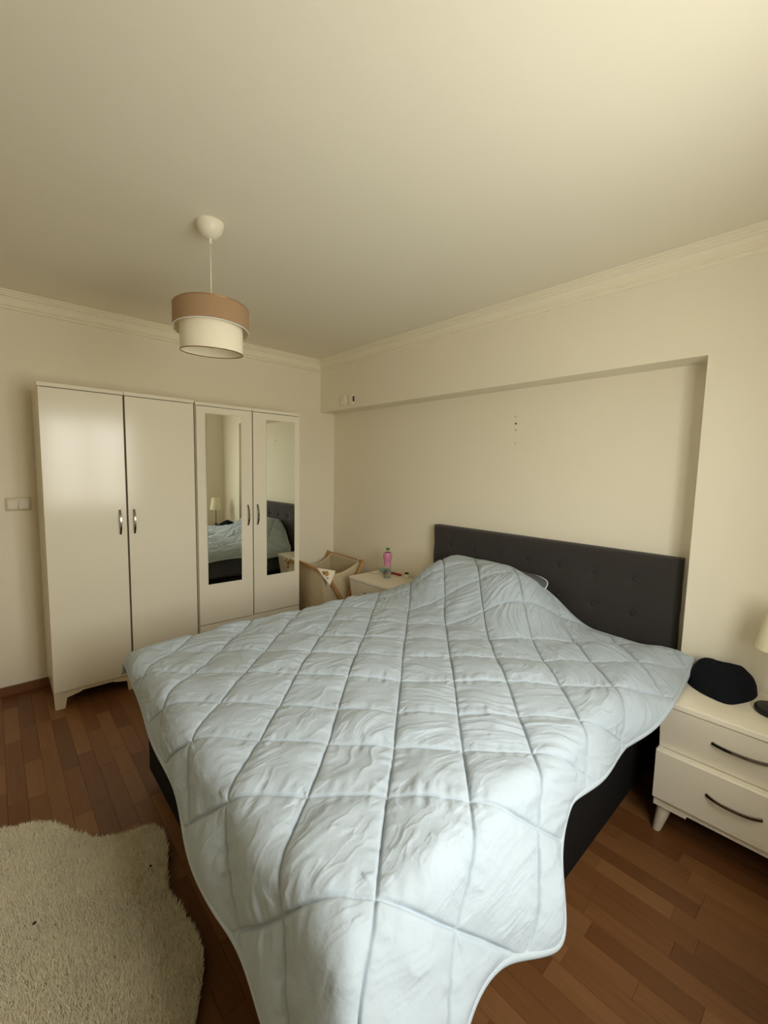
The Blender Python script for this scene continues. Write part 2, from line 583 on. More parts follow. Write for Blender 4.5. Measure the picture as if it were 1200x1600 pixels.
hb = grid_mesh('headboard', np.stack([Xh, Yh, Zh], -1), nu, nv, 'chargoal', bed)
# close the body of the headboard behind its padded front
bm = bmesh.new()
bm.from_mesh(hb.data)
edge = [e for e in bm.edges if e.is_boundary]
ret = bmesh.ops.extrude_edge_only(bm, edges=edge)
for v in [g for g in ret['geom'] if isinstance(g, bmesh.types.BMVert)]:
    v.co.x = HX1
bmesh.ops.holes_fill(bm, edges=[e for e in bm.edges if e.is_boundary])
bmesh.ops.recalc_face_normals(bm, faces=list(bm.faces))
bm.to_mesh(hb.data)
bm.free()
hb.data.set_sharp_from_angle(angle=math.radians(50))
wb(hb)
bt = MB().lathe([(0, 0.006), (0.006, 0.0055), (0.010, 0.003), (0.012, 0), (0.010, -0.004), (0, -0.004)], n=14)
bt_o = None
for b in BT_Y:
    for c in BT_Z:
        if bt_o is None:
            bt_o = bt.build('button', 'button', hb, (HX0 + 0.014, b, c), (0, -PI / 2, 0), smooth=50)
        else:
            q = bt_o.copy()
            C.objects.link(q)
            q.location = (HX0 + 0.014, b, c)

# ------------------------------------------------------------------ pillow under the duvet
nu, nv = 60, 80
uu = np.linspace(-1, 1, nu)[:, None] * np.ones((1, nv))
vv = np.linspace(-1, 1, nv)[None, :] * np.ones((nu, 1))
prof2 = (np.clip(1 - np.abs(uu) ** 2.6, 0, 1) * np.clip(1 - np.abs(vv) ** 3.2, 0, 1)) ** 0.55
pinx = 0.182 * uu * (1 - 0.07 * (1 - vv ** 2) * 0 - 0.05 * (1 - np.abs(vv)) ** 1)
piny = 0.375 * vv * (1 - 0.04 * (1 - np.abs(uu)))
wr = 0.006 * vnoise(uu * 4, vv * 6, 3)
pinx, piny = pinx * (1 - 0.16 * np.abs(vv) ** 7), piny * (1 - 0.08 * np.abs(uu) ** 7)
top = np.stack([pinx, piny, 0.062 * prof2 + wr * prof2], -1)
bot = np.stack([pinx, piny, -0.062 * prof2], -1)
V = np.concatenate([top.reshape(-1, 3), bot.reshape(-1, 3)])
idx = np.arange(nu * nv).reshape(nu, nv)
F = np.stack([idx[:-1, :-1], idx[1:, :-1], idx[1:, 1:], idx[:-1, 1:]], -1).reshape(-1, 4)
me = bpy.data.meshes.new('pillowcase')
me.from_pydata(V.tolist(), [], F.tolist() + (F[:, ::-1] + nu * nv).tolist())
bm = bmesh.new()
bm.from_mesh(me)
bmesh.ops.remove_doubles(bm, verts=list(bm.verts), dist=0.0004)
bmesh.ops.recalc_face_normals(bm, faces=list(bm.faces))
bm.to_mesh(me)
bm.free()
me.polygons.foreach_set('use_smooth', [True] * len(me.polygons))
me.materials.append(M['pillow'])
PC, PR = (2.195, 1.495, 0.760), (0, math.radians(-32), 0)
pil = thing('pillow', 'dark grey pillow with white piping poking out from under the duvet', 'pillow', PC)
link('pillowcase', me, pil, (0, 0, 0), PR)
rim = [top[i, 0] for i in range(nu)] + [top[nu - 1, j] for j in range(1, nv)] + [top[i, nv - 1] for i in range(nu - 2, -1, -1)] + [top[0, j] for j in range(nv - 2, 0, -1)]
rim = [(p[0] * 1.005, p[1] * 1.005, 0) for p in rim]
MB().tube(rim, 0.0034, 8, closed=True).build('piping', 'piping_white', pil, (0, 0, 0), PR, smooth=180)

# ------------------------------------------------------------------ duvet
ZT = 0.635
NU, NV = 860, 800
EX, EY, EF = 0.455, 0.560, 2.06        # where the cloth starts to bend over foot, near and far edge
RB = 0.064
PHX = 0.30                            # flare of the hanging cloth, foot side

def s_of_drop(D, phi):
    th = PI / 2 - phi
    d0 = RB * (1 - np.cos(th))
    return np.where(D < d0, RB * np.arccos(np.clip(1 - D / RB, -1, 1)), RB * th + (D - d0) / np.cos(phi))

def bend(s, phi):
    th = PI / 2 - phi
    s0 = RB * th
    out = np.where(s < s0, RB * np.sin(np.minimum(s, s0) / RB), RB * np.sin(th) + (s - s0) * np.sin(phi))
    drop = np.where(s < s0, RB * (1 - np.cos(np.minimum(s, s0) / RB)), RB * (1 - np.cos(th)) + (s - s0) * np.cos(phi))
    return out, drop

v = np.linspace(0, 1, NV)
u = np.linspace(0, 1, NU)
# unfolded position of the four hems
bnom = np.linspace(0.25, 2.16, NV)
footz = np.interp(bnom, [0.3, 0.6, 0.9, 1.27, 1.7, 1.95, 2.1], [0.40, 0.40, 0.395, 0.465, 0.53, 0.57, 0.59])
def soften(a, w_=0.06):
    k = int(len(a) * w_) | 1
    return np.convolve(np.pad(a, k // 2, mode='edge'), np.hanning(k + 2)[1:-1] / np.hanning(k + 2)[1:-1].sum(), mode='valid')
footz = soften(footz)
A0 = EX - s_of_drop(ZT - footz, PHX)
A1 = np.interp(bnom, [0.3, 0.55, 0.75, 0.95, 1.15, 1.3, 1.7, 1.9, 2.15], [2.285, 2.30, 2.315, 2.30, 2.235, 2.33, 2.365, 2.36, 2.30])
anom = np.linspace(0.2, 2.3, NU)
nearz = np.interp(anom, [0.3, 0.60, 0.78, 0.93, 1.05, 1.2, 1.6, 1.8], [0.40, 0.405, 0.415, 0.375, 0.45, 0.53, 0.51, 0.52])
near_phi = np.interp(anom, [0.3, 1.60, 1.86, 2.3], [0.50, 0.50, 1.28, 1.40])
near_s = np.where(anom < 1.8, s_of_drop(ZT - nearz, near_phi), 0)
near_s = np.interp(anom, [*anom[anom < 1.6][::12], 1.88, 2.1, 2.3], [*near_s[anom < 1.6][::12], 0.17, 0.155, 0.14])
near_s = soften(near_s, 0.05)
A1 = soften(A1, 0.05)
B0 = EY - near_s
B1 = EF + 0.115 + 0.012 * np.sin(anom * 7.0) + 0.02 * smooth01((0.7 - anom) / 0.4)
Ug, Vg = np.meshgrid(u, v, indexing='ij')
Aa = A0[None, :] + (A1 - A0)[None, :] * Ug
Bb = B0[:, None] + (B1 - B0)[:, None] * Vg
PHN = np.interp(Aa, [0.3, 1.60, 1.86, 2.3], [0.50, 0.50, 1.28, 1.40])

def duvet_base(A, B):
    dx = np.maximum(0, EX - A)
    dn = np.maximum(0, EY - B)
    df = np.maximum(0, B - EF)
    dy = np.where(dn > 0, dn, df)
    sg = np.where(dn > 0, -1.0, 1.0)
    hy = np.hypot(dx, dy) + 1e-9
    wx, wy = smooth01(dx / 0.3), smooth01(dy / 0.3)
    out_x, drop_x = bend(dx, PHX + 0.50 * wy)
    out_y, drop_y = bend(dy, np.where(dn > 0, PHN + 0.40 * wx, 0.35 + 0.5 * wx))
    drop = (drop_x ** 2.2 + drop_y ** 2.2 + 1e-12) ** (1 / 2.2)
    # soft folds of the hanging cloth
    hang = smooth01((hy - 0.06) / 0.25)
    fold = hang * smooth01((1.9 - A) / 0.3)
    out_y = out_y + fold * 0.022 * np.sin(A * 2 * PI / 0.44 + 1.1) * (dn / hy) ** 2
    out_x = out_x + fold * 0.012 * np.sin(B * 2 * PI / 0.5 + 0.6) * (dx / hy) ** 2
    x = np.maximum(A, EX) - out_x
    y = np.where(dn > 0, EY, np.where(df > 0, EF, B)) + sg * np.where(dy > 0, out_y, 0)
    lump_y = np.minimum(smooth01((y - 0.85) / 0.44), smooth01((2.12 - y) / 0.38))
    lump = 0.245 * smooth01((x - 1.74) / 0.46) * lump_y
    und = 0.010 * vnoise(A * 2.1 + 3, B * 2.1, 5) + 0.006 * vnoise(A * 4.7, B * 4.7 + 9, 8)
    # a corner lifted against the headboard side, and resting height on the nightstand
    lift = 0.035 * smooth01((x - 2.12) / 0.16) * smooth01((0.66 - B) / 0.2)
    z = ZT - drop + lump + und + lift
    return np.stack([x, y, z], -1)

P0 = duvet_base(Aa, Bb)
def normals(P):
    du = np.gradient(P, axis=0)
    dv = np.gradient(P, axis=1)
    n = np.cross(du, dv)
    return n / (np.linalg.norm(n, axis=-1, keepdims=True) + 1e-12)
N0 = normals(P0)
if N0[NU // 2, NV // 2, 2] < 0:
    N0 = -N0
# quilting: two families of seams across the cloth, about 45 degrees to its hems
e1 = np.array([math.cos(math.radians(42.3)), math.sin(math.radians(42.3))])
e2 = np.array([math.cos(math.radians(-43.6)), math.sin(math.radians(-43.6))])
inv = np.linalg.inv(np.stack([e1, e2], 1))
ra, rb = Aa - 0.982, Bb - 0.983
ra = ra + 0.006 * vnoise(Aa * 3, Bb * 3, 21)
rb = rb + 0.006 * vnoise(Aa * 3, Bb * 3, 22)
S = inv[0, 0] * ra + inv[0, 1] * rb
Tt = inv[1, 0] * ra + inv[1, 1] * rb
srow = np.where(S > 0, S / 0.2150, np.interp(S, [-1.30, -0.90, -0.650, -0.390, -0.182, 0.0], [-5.6, -4.0, -3.0, -2.0, -1.0, 0.0]))
tcol = Tt / 0.2045
pr = srow - np.floor(srow)
qc = tcol - np.floor(tcol)
puff = (np.sin(PI * pr) * np.sin(PI * qc)) ** 0.36
# flat band and binding at the hems
hem = np.minimum.reduce([np.broadcast_to((u * 2.1)[:, None], (NU, NV)), np.broadcast_to(((1 - u) * 2.1)[:, None], (NU, NV)),
                         np.broadcast_to((v * 1.95)[None, :], (NU, NV)), np.broadcast_to(((1 - v) * 1.95)[None, :], (NU, NV))])
hemf = 1 - np.exp(-hem / 0.025)
ci, cj = np.floor(srow), np.floor(tcol)
cellrnd = vnoise(ci * 7.31 + 0.37, cj * 5.77 + 0.51, 33)
groove = np.minimum(np.minimum(pr, 1 - pr), np.minimum(qc, 1 - qc)) * 0.207
height = (0.0185 + 0.003 * cellrnd) * puff * hemf - 0.0060 * np.exp(-(groove / 0.0030) ** 2) * hemf
# wrinkles: long creases running across each cell, their direction drifting over the cloth
ang = 0.30 + 0.8 * vnoise(Aa * 1.3 + 5, Bb * 1.3, 41) + 0.7 * cellrnd
wx_ = Aa + 0.020 * vnoise(Aa * 9, Bb * 9, 45) + 0.008 * vnoise(Aa * 23, Bb * 23, 46)
wy_ = Bb + 0.020 * vnoise(Aa * 9 + 7, Bb * 9, 47) + 0.008 * vnoise(Aa * 23, Bb * 23 + 5, 48)
ca, sa = np.cos(ang), np.sin(ang)
w1, w2 = wx_ * ca + wy_ * sa, -wx_ * sa + wy_ * ca
def ridge(fa, fb, seed, p):
    n = vnoise(w1 * fa + cellrnd * 9, w2 * fb + cellrnd * 5, seed)
    return np.clip(1 - np.abs(n) * 1.6, 0, 1) ** p
mid = np.clip(puff, 0, 1)
amp = smooth01(0.5 + 1.1 * vnoise(Aa * 2.2, Bb * 2.2 + 4, 44))
amp2 = smooth01(0.4 + 1.2 * vnoise(Aa * 4.2 + 8, Bb * 4.2 + 4, 49))
amp3 = smooth01(0.3 + 1.3 * vnoise(Aa * 6.1 + 2, Bb * 6.1 + 6, 56))
soft = 0.0065 * vnoise(wx_ * 11, wy_ * 11, 53) + 0.0030 * vnoise(w1 * 10, w2 * 26, 54)
height += hemf * (0.3 + 0.7 * mid) * (soft + amp * 0.0036 * ridge(6, 19, 51, 2) + amp2 * 0.0022 * ridge(10, 38, 52, 2) + 0.0022 * amp3 * ridge(14, 80, 55, 3))
# puckers pulled in along the seams
seam_d = np.minimum(np.minimum(pr, 1 - pr), np.minimum(qc, 1 - qc)) * 0.207
near_row = np.minimum(pr, 1 - pr) < np.minimum(qc, 1 - qc)
along = np.where(near_row, Tt, S)
pk = vnoise(along * 55, np.where(near_row, srow.round(), tcol.round() + 50) * 3.1 + seam_d * 9, 61)
height += hemf * 0.0030 * pk * np.exp(-((seam_d - 0.020) / 0.020) ** 2)
PD = P0 + N0 * height[..., None]
duv = thing('duvet', 'pale blue quilted duvet with diamond stitching spread over the bed', 'duvet', (1.35, 1.3, 0))
top_o = grid_mesh('quilted_cover', PD, NU, NV, 'duvet', duv)
if top_o.data.polygons[(NU // 2) * (NV - 1) + NV // 2].normal.z < 0:
    top_o.data.flip_normals()
wb(top_o)
iu = np.unique(np.append(np.arange(0, NU, 6), NU - 1))
iv = np.unique(np.append(np.arange(0, NV, 6), NV - 1))
thin = (0.012 + 0.012 * (1 - np.exp(-hem / 0.03)))[..., None]
under = (P0 - N0 * thin)[np.ix_(iu, iv)]
wb(grid_mesh('underside', under, len(iu), len(iv), 'duvet', duv))
Pm = PD - N0 * 0.006
loop = [Pm[i, 0] for i in range(0, NU, 3)] + [Pm[NU - 1, j] for j in range(0, NV, 3)] + [Pm[i, NV - 1] for i in range(NU - 1, -1, -3)] + [Pm[0, j] for j in range(NV - 1, -1, -3)]
cl = [tuple(loop[0])]
for p in loop[1:]:
    if np.linalg.norm(np.array(p) - np.array(cl[-1])) > 0.004:
        cl.append(tuple(p))
wb(MB().tube(cl, 0.0098, 8, closed=True).build('binding', 'duvet_edge', duv, smooth=180))

# ------------------------------------------------------------------ handles
def bow_handle(parent, c, length, axis, out, w_=0.012, arch=0.024, th=0.005):
    """flat strip bent into a bow; axis = long direction, out = away from the door"""
    ax, ou = Vector(axis), Vector(out)
    path, n = [], 16
    for i in range(n + 1):
        t = -1 + 2 * i / n
        path.append(ax * (t * length / 2) + ou * (0.002 + arch * (1 - abs(t) ** 2.6)))
    side = ax.cross(ou)
    b = MB()
    rings = []
    for i, p in enumerate(path):
        tn = (path[min(i + 1, n)] - path[max(i - 1, 0)]).normalized()
        nn = side.cross(tn)
        rings.append([p + side * a * w_ / 2 + nn * k * th / 2 for a, k in ((-1, -.6), (-.7, 1), (.7, 1), (1, -.6), (.7, -1), (-.7, -1))])
    vs = [tuple(q) for r in rings for q in r]
    m = 6
    fs = [[i * m + k, i * m + (k + 1) % m, (i + 1) * m + (k + 1) % m, (i + 1) * m + k] for i in range(n) for k in range(m)]
    fs += [list(range(m)), list(range(n * m, n * m + m))]
    b.raw(vs, fs)
    o = b.build('handle', 'chrome', parent, c, smooth=40)
    o['label'] = 'polished dark chrome bow handle'
    return o

# ------------------------------------------------------------------ wardrobes
def wardrobe(x0, wd, top, zd, label, mirrors=False, drawer=False, swing=(0, 0)):
    W = 2 * wd
    yf, yb = 3.048, 3.438
    ty = 0.018
    t = thing('wardrobe', label, 'wardrobe', (x0 + wd, (yf + yb) / 2, 0))
    def add(o):
        return wb(o)
    zb = 0.104
    add(MB().box(x0, x0 + ty, yf + 0.020, yb, zb, top - 0.022, 0.001).build('side_panel', 'white', t))
    add(MB().box(x0 + W - ty, x0 + W, yf + 0.020, yb, zb, top - 0.022, 0.001).build('side_panel', 'white', t))
    add(MB().box(x0 - 0.001, x0 + wd - 0.0008, yf, yb, top - 0.022, top, 0.0012).box(x0 + wd + 0.0008, x0 + W + 0.001, yf, yb, top - 0.022, top, 0.0012).build('top_panel', 'white', t))
    add(MB().box(x0 + ty, x0 + W - ty, yf + 0.021, yb - 0.006, zb, zb + ty).build('bottom_panel', 'inside', t))
    add(MB().box(x0 + ty, x0 + W - ty, yb - 0.006, yb, zb, top - 0.022).build('back_panel', 'inside', t))
    add(MB().box(x0 + wd - 0.009, x0 + wd + 0.009, yf + 0.03, yb - 0.007, zb + ty, top - 0.023).build('partition', 'inside', t))
    # plinth board with feet: end feet, middle foot, brackets between
    def half(xa, s):
        k = wd - 0.005
        pts = [(0, zb - 0.002), (0.004, 0), (0.052, 0.0), (0.062, 0.062), (0.135, 0.078), (0.137, 0.084), (k - 0.105, 0.084), (k - 0.103, 0.078), (k - 0.032, 0.064), (k - 0.024, 0.0), (k, 0.0), (k, zb - 0.002)]
        p = [(xa + s * a, z) for a, z in pts]
        return p if s > 0 else p[::-1]
    for xa, s in ((x0 + 0.002, 1), (x0 + W - 0.002, -1)):
        add(MB().prism(half(xa, s), (yf + 0.006, yf + 0.024)).build('plinth', 'edge', t))
    for xs_ in (x0 + 0.02, x0 + W - 0.038):
        add(MB().prism([(yf + 0.03, zb - 0.002), (yb - 0.002, zb - 0.002), (yb - 0.002, 0), (yb - 0.05, 0), (yb - 0.06, 0.08), (yf + 0.09, 0.08), (yf + 0.08, 0.0), (yf + 0.03, 0.0)], (xs_, xs_ + 0.018), 'x').build('side_plinth', 'edge', t))
    if drawer:
        dr = add(MB().box(x0 + 0.003, x0 + W - 0.003, yf, yf + 0.018, zb + 0.004, zd - 0.006, 0.0012).build('drawer', 'white', t))
        bow_handle(dr, (x0 + wd, yf, (zb + zd) / 2 + 0.03), 0.15, (1, 0, 0), (0, -1, 0))
    for k, sgn in ((0, 1), (1, -1)):
        hx = x0 + 0.003 if k == 0 else x0 + W - 0.003
        dw = wd - 0.003 - (0.006 if k == 0 else 0.005)
        xa, xb = (0, dw) if sgn > 0 else (-dw, 0)
        d = MB().box(xa, xb, -0.018, 0, zd, top - 0.026, 0.0012).build('door', 'white', t, (hx - t.location.x, yf + 0.018 - t.location.y, 0), (0, 0, -sgn * math.radians(swing[k])))
        gx = (x0 + wd - 0.042 if k == 0 else x0 + wd + 0.036) - hx
        bow_handle(d, (gx, -0.018, 1.096), 0.152, (0, 0, 1), (0, -1, 0))
        if mirrors:
            ma, mb_ = (1.105 - hx, 1.352 - hx) if k == 0 else (1.556 - hx, 1.803 - hx)
            MB().box(ma, mb_, -0.0033, 0, -0.601, 0.601, 0.0012, 1).build('mirror', 'mirror', d, (0, -0.0182 - (0.0055 if k == 0 else 0.0), 1.212), (math.radians(0.5 if k == 0 else 0), 0, 0))
    return t
wardrobe(0.204, 0.413, 1.894, 0.106, 'plain cream two-door wardrobe on cut-out feet, nearer the wall switch', swing=(0.25, -0.15))
wardrobe(1.0405, 0.4057, 1.887, 0.321, 'cream two-door wardrobe with long mirrors beside the laundry hamper', mirrors=True, drawer=True, swing=(1.3, 0.2))

# ------------------------------------------------------------------ nightstands (front faces -x, width along y)
def nightstand(xf, xb, y0, y1, zt, label):
    t = thing('nightstand', label, 'nightstand', ((xf + xb) / 2, (y0 + y1) / 2, 0), 0, 'bedside nightstands')
    def add(o):
        return wb(o)
    zb = zt - 0.416
    zm = zt - 0.212
    add(MB().box(xf, xb, y0, y1, zt - 0.022, zt, 0.002).build('top', 'white', t))
    for ya_, yb_ in ((y0 + 0.001, y0 + 0.018), (y1 - 0.018, y1 - 0.001)):
        add(MB().prism([(xf + 0.020, zb), (xb, zb), (xb, zt - 0.0225), (xf + 0.020, zt - 0.0225), (xf + 0.052, zm + 0.004), (xf + 0.020, zm - 0.002)], (ya_, yb_)).build('side_panel', 'white', t))
    add(MB().box(xb - 0.008, xb, y0 + 0.019, y1 - 0.019, zb + 0.016, zt - 0.023).build('back_panel', 'inside', t))
    add(MB().box(xf + 0.02, xb - 0.009, y0 + 0.019, y1 - 0.019, zb, zb + 0.015).build('bottom_panel', 'inside', t))
    # upper drawer front leans back towards its foot, lower one stands out below it
    up = add(MB().prism([(xf + 0.002, zt - 0.026), (xf + 0.020, zt - 0.026), (xf + 0.050, zm + 0.004), (xf + 0.033, zm + 0.004)], (y0 + 0.003, y1 - 0.003)).build('drawer', 'white', t))
    lo = add(MB().prism([(xf, zm - 0.004), (xf + 0.004, zm), (xf + 0.048, zm), (xf + 0.048, zm - 0.012), (xf + 0.018, zm - 0.012), (xf + 0.018, zb + 0.004), (xf, zb + 0.004)], (y0 + 0.001, y1 - 0.001)).build('drawer', 'white', t))
    ym = (y0 + y1) / 2
    a = Vector((-0.985, 0, 0.165)).normalized()
    bow_handle(up, (xf + 0.016, ym, zm + 0.105), 0.160, (0, 1, 0), tuple(a), 0.013, 0.026)
    bow_handle(lo, (xf, ym, zm - 0.092), 0.160, (0, 1, 0), (-1, 0, 0), 0.013, 0.026)
    # base rail, deeper beside the legs
    r = [(y0 + 0.004, zb), (y1 - 0.004, zb), (y1 - 0.004, zb - 0.034), (y1 - 0.115, zb - 0.034), (y1 - 0.118, zb - 0.022), (y0 + 0.118, zb - 0.022), (y0 + 0.115, zb - 0.034), (y0 + 0.004, zb - 0.034)]
    add(MB().prism(r, (xf + 0.012, xf + 0.030), 'x').build('base_rail', 'white', t))
    add(MB().prism(r, (xb - 0.03, xb - 0.012), 'x').build('base_rail', 'white', t))
    for ly, sy in ((y0 + 0.045, -1), (y1 - 0.045, 1)):
        for lx, sx in ((xf + 0.052, -1), (xb - 0.055, 1)):
            b = MB()
            n = 18
            vs = []
            zl = zb - 0.001
            for z, r_, sh in ((zl, 0.031, 0), (0.006, 0.0165, 0.034), (0.0, 0.014, 0.036)):
                vs += [(lx + sx * sh * 0.35 + r_ * math.cos(2 * PI * k / n), ly + sy * sh * 0.8 + r_ * math.sin(2 * PI * k / n), z) for k in range(n)]
            fs = [[i * n + k, i * n + (k + 1) % n, (i + 1) * n + (k + 1) % n, (i + 1) * n + k] for i in range(2) for k in range(n)] + [list(range(n)), list(range(2 * n, 3 * n))]
            add(b.raw(vs, fs).build('leg', 'white', t, smooth=50))
    return t
Z2, Z1 = 0.571, 0.590
nightstand(1.922, 2.308, -0.055, 0.449, Z2, 'cream two-drawer nightstand with table lamp and black cloth on top')
nightstand(2.112, 2.478, 2.205, 2.712, Z1, 'cream two-drawer nightstand with water bottle on top beside the hamper')

# ------------------------------------------------------------------ pendant lamp
px, py = 0.715, 1.88
t = thing('pendant_lamp', 'two-tier drum pendant lamp, tan linen over white, hanging from the ceiling', 'lamp', (px, py, H))
MB().lathe([(0, 0), (0.054, 0), (0.054, -0.006), (0.050, -0.024), (0.040, -0.043), (0.024, -0.056), (0.009, -0.061), (0, -0.061)], n=40).build('canopy', 'plastic_white', t, smooth=60)
MB().lathe([(0, -0.061), (0.0062, -0.061), (0.0056, -0.082), (0, -0.082)], n=14).build('cord_grip', 'plastic_white', t, smooth=60)
MB().tube([(0, 0, -0.08), (0, 0, 2.085 - H)], 0.0024, 8, up=(1, 0, 0)).build('cord', 'plastic_white', t, smooth=180)
zt_, zb_ = 2.107 - H, 2.017 - H
sh = MB().lathe([(0.150, zb_), (0.150, zt_), (0.1487, zt_), (0.1487, zb_)], n=72, closed=True).build('outer_shade', 'linen', t, smooth=40)
MB().lathe([(0.1484, zb_ + 0.001), (0.1484, zt_ - 0.001), (0.1474, zt_ - 0.001), (0.1474, zb_ + 0.001)], n=72, closed=True).build('lining', 'shade_white', sh, smooth=40)
for zz in (zt_, zb_):
    b = MB()
    ring = [(0.1492 * math.cos(2 * PI * k / 72), 0.1492 * math.sin(2 * PI * k / 72), zz) for k in range(72)]
    b.tube(ring, 0.0019, 6, closed=True)
    b.build('trim_ring', 'gold' if zz == zt_ else 'piping_white', sh, smooth=180)
za, zc = 2.075 - H, 1.931 - H
inn = MB().lathe([(0.124, zc), (0.124, za), (0.1226, za), (0.1226, zc)], n=72, closed=True).build('inner_shade', 'shade_white', t, smooth=40)
MB().tube([(0.1236 * math.cos(2 * PI * k / 72), 0.1236 * math.sin(2 * PI * k / 72), zc) for k in range(72)], 0.0019, 6, closed=True).build('trim_ring', 'brown_trim', inn, smooth=180)
fr = MB()
for k in range(3):
    a_ = 2 * PI * k / 3 + 0.4
    fr.tube([(0, 0, za - 0.004), (0.1475 * math.cos(a_), 0.1475 * math.sin(a_), za - 0.004)], 0.0016, 6)
fr.build('spider_frame', 'plastic_white', t)
MB().lathe([(0, 2.09 - H), (0.012, 2.09 - H), (0.019, 2.07 - H), (0.019, 2.03 - H), (0, 2.03 - H)], n=20).build('lamp_holder', 'plastic_white', t, smooth=40)
MB().lathe([(0, 2.03 - H), (0.013, 2.029 - H), (0.014, 2.015 - H), (0.027, 1.988 - H), (0.029, 1.972 - H), (0.022, 1.952 - H), (0, 1.944 - H)], n=24).build('bulb', 'plastic_white', t, smooth=180)

def lean(o, deg, zc_):
    ax = Vector((py, -px, 0)).normalized()
    c = Matrix.Translation((0, 0, zc_))
    o.matrix_local = c @ Matrix.Rotation(math.radians(deg), 4, ax) @ c.inverted()
lean(sh, -3.5, 2.06 - H)
lean(inn, 4.0, 2.0 - H)

# ------------------------------------------------------------------ laundry hamper
ht = 0.635
Ah, Bh, Ch, Dh = (Vector(p) for p in ((1.900, 2.755, ht), (1.965, 3.265, ht), (2.415, 3.405, ht), (2.398, 2.900, ht)))
hc = (Ah + Bh + Ch + Dh) / 4
ham = thing('laundry_hamper', 'folding laundry hamper, canvas bag on crossed pine frame beside mirrored wardrobe', 'hamper', (hc.x, hc.y, 0))
def bar(p, q, w_, h_, name, m='pine', up=(0, 0, 1)):
    return wb(MB().sweep([p, p.lerp(q, 0.5), q], [(-w_ / 2, -h_ / 2), (w_ / 2, -h_ / 2), (w_ / 2, h_ / 2), (-w_ / 2, h_ / 2)], up=up).build(name, m, ham))
ab, cdv = (Bh - Ah).normalized(), (Ch - Dh).normalized()
bar(Ah - ab * 0.0, Bh + ab * 0.02, 0.018, 0.024, 'top_bar')
bar(Dh - cdv * 0.03, Ch + cdv * 0.01, 0.018, 0.024, 'top_bar')
for near, ea, ed in ((True, Ah, Dh), (False, Bh, Ch)):
    out_ = -0.012 if near else 0.012
    fa = Vector((ea.x, ea.y, 0)) + Vector((0.02, 0, 0))
    fd = Vector((ed.x, ed.y, 0)) - Vector((0.02, 0, 0))
    bar(ea + ab * (out_ - (0.012 if near else -0.012)) + Vector((0, 0, 0.012)), fd + cdv * out_, 0.026, 0.014, 'leg', up=(0.2, 1, 0))
    bar(ed + cdv * out_ * 2 + Vector((0, 0, 0.018)), fa + ab * out_ - ab * 0.0, 0.026, 0.014, 'leg', up=(0.2, 1, 0))
# canvas bag hanging from the two bars
nb, nh = 96, 26
ring_top, ring_bot = [], []
def loopP(s, corners):
    k = int(s * 4) % 4
    return corners[k].lerp(corners[(k + 1) % 4], s * 4 - int(s * 4))
ins = [Vector((0.006, 0.03, 0)), Vector((0.006, -0.02, 0)), Vector((-0.010, -0.02, 0)), Vector((-0.010, 0.03, 0))]
ct = [Ah + ins[0], Bh + ins[1], Ch + ins[2], Dh + ins[3]]
cb = [Vector((hc.x, hc.y, 0.10)) + (q - hc) * 0.90 for q in (Ah, Bh, Ch, Dh)]
for q in cb:
    q.z = 0.10
vs = []
for j in range(nh + 1):
    tz = j / nh
    for i in range(nb):
        s = i / nb
        p, q = loopP(s, ct), loopP(s, cb)
        k, fr_ = int(s * 4), s * 4 - int(s * 4)
        sag = 0.060 * (4 * fr_ * (1 - fr_)) ** 1.0 if k in (1, 3) else 0.0
        p = Vector((p.x, p.y, ht + 0.006 - sag))
        r = p.lerp(q, tz)
        belly = math.sin(PI * min(1, tz * 1.0)) * 0.02
        c2 = Vector((hc.x, hc.y, r.z))
        d = (r - c2)
        pinch = -0.02 * math.sin(PI * fr_) * (1 - tz) if k in (1, 3) else 0
        r = c2 + d * (1 + (belly + pinch) / max(0.1, d.length))
        vs.append((r.x + 0.0012 * math.sin(i * 1.3 + j * .5), r.y + 0.0012 * math.cos(i * 1.7 - j * .4), r.z))
fs = [[j * nb + i, j * nb + (i + 1) % nb, (j + 1) * nb + (i + 1) % nb, (j + 1) * nb + i] for j in range(nh) for i in range(nb)]
fs.append([nh * nb + i for i in range(nb)])
bag = wb(MB().raw(vs, fs).build('canvas_bag', 'canvas', ham, smooth=60))
bag.modifiers.new('thickness', 'SOLIDIFY').thickness = 0.003
# corner flap with a small print folded over the front bar end
fl = []
n = 9
A_, B_, C_ = Ah + ab * 0.10 + Vector((-0.034, -0.020, 0.030)), Ah + Vector((0.075, -0.045, 0.016)), Ah + Vector((0.006, -0.062, -0.090))
cnt = 0
ids = {}
for i in range(n + 1):
    for j in range(n + 1 - i):
        a, b = i / n, j / n
        p = A_ * (1 - a - b) + B_ * a + C_ * b
        bul = 0.35 * (a * b + a * (1 - a - b) + b * (1 - a - b))
        p = p + Vector((-0.030, -0.055, 0.02)) * bul
        ids[(i, j)] = len(fl)
        fl.append(tuple(p))
ff = []
for i in range(n):
    for j in range(n - i):
        ff.append([ids[(i, j)], ids[(i + 1, j)], ids[(i, j + 1)]])
        if j < n - i - 1:
            ff.append([ids[(i + 1, j)], ids[(i + 1, j + 1)], ids[(i, j + 1)]])
flap = wb(MB().raw(fl, ff).build('corner_flap', 'shade_white', ham, smooth=180))
flap['label'] = 'white printed lining flap folded over the corner'
flap.modifiers.new('thickness', 'SOLIDIFY').thickness = 0.003
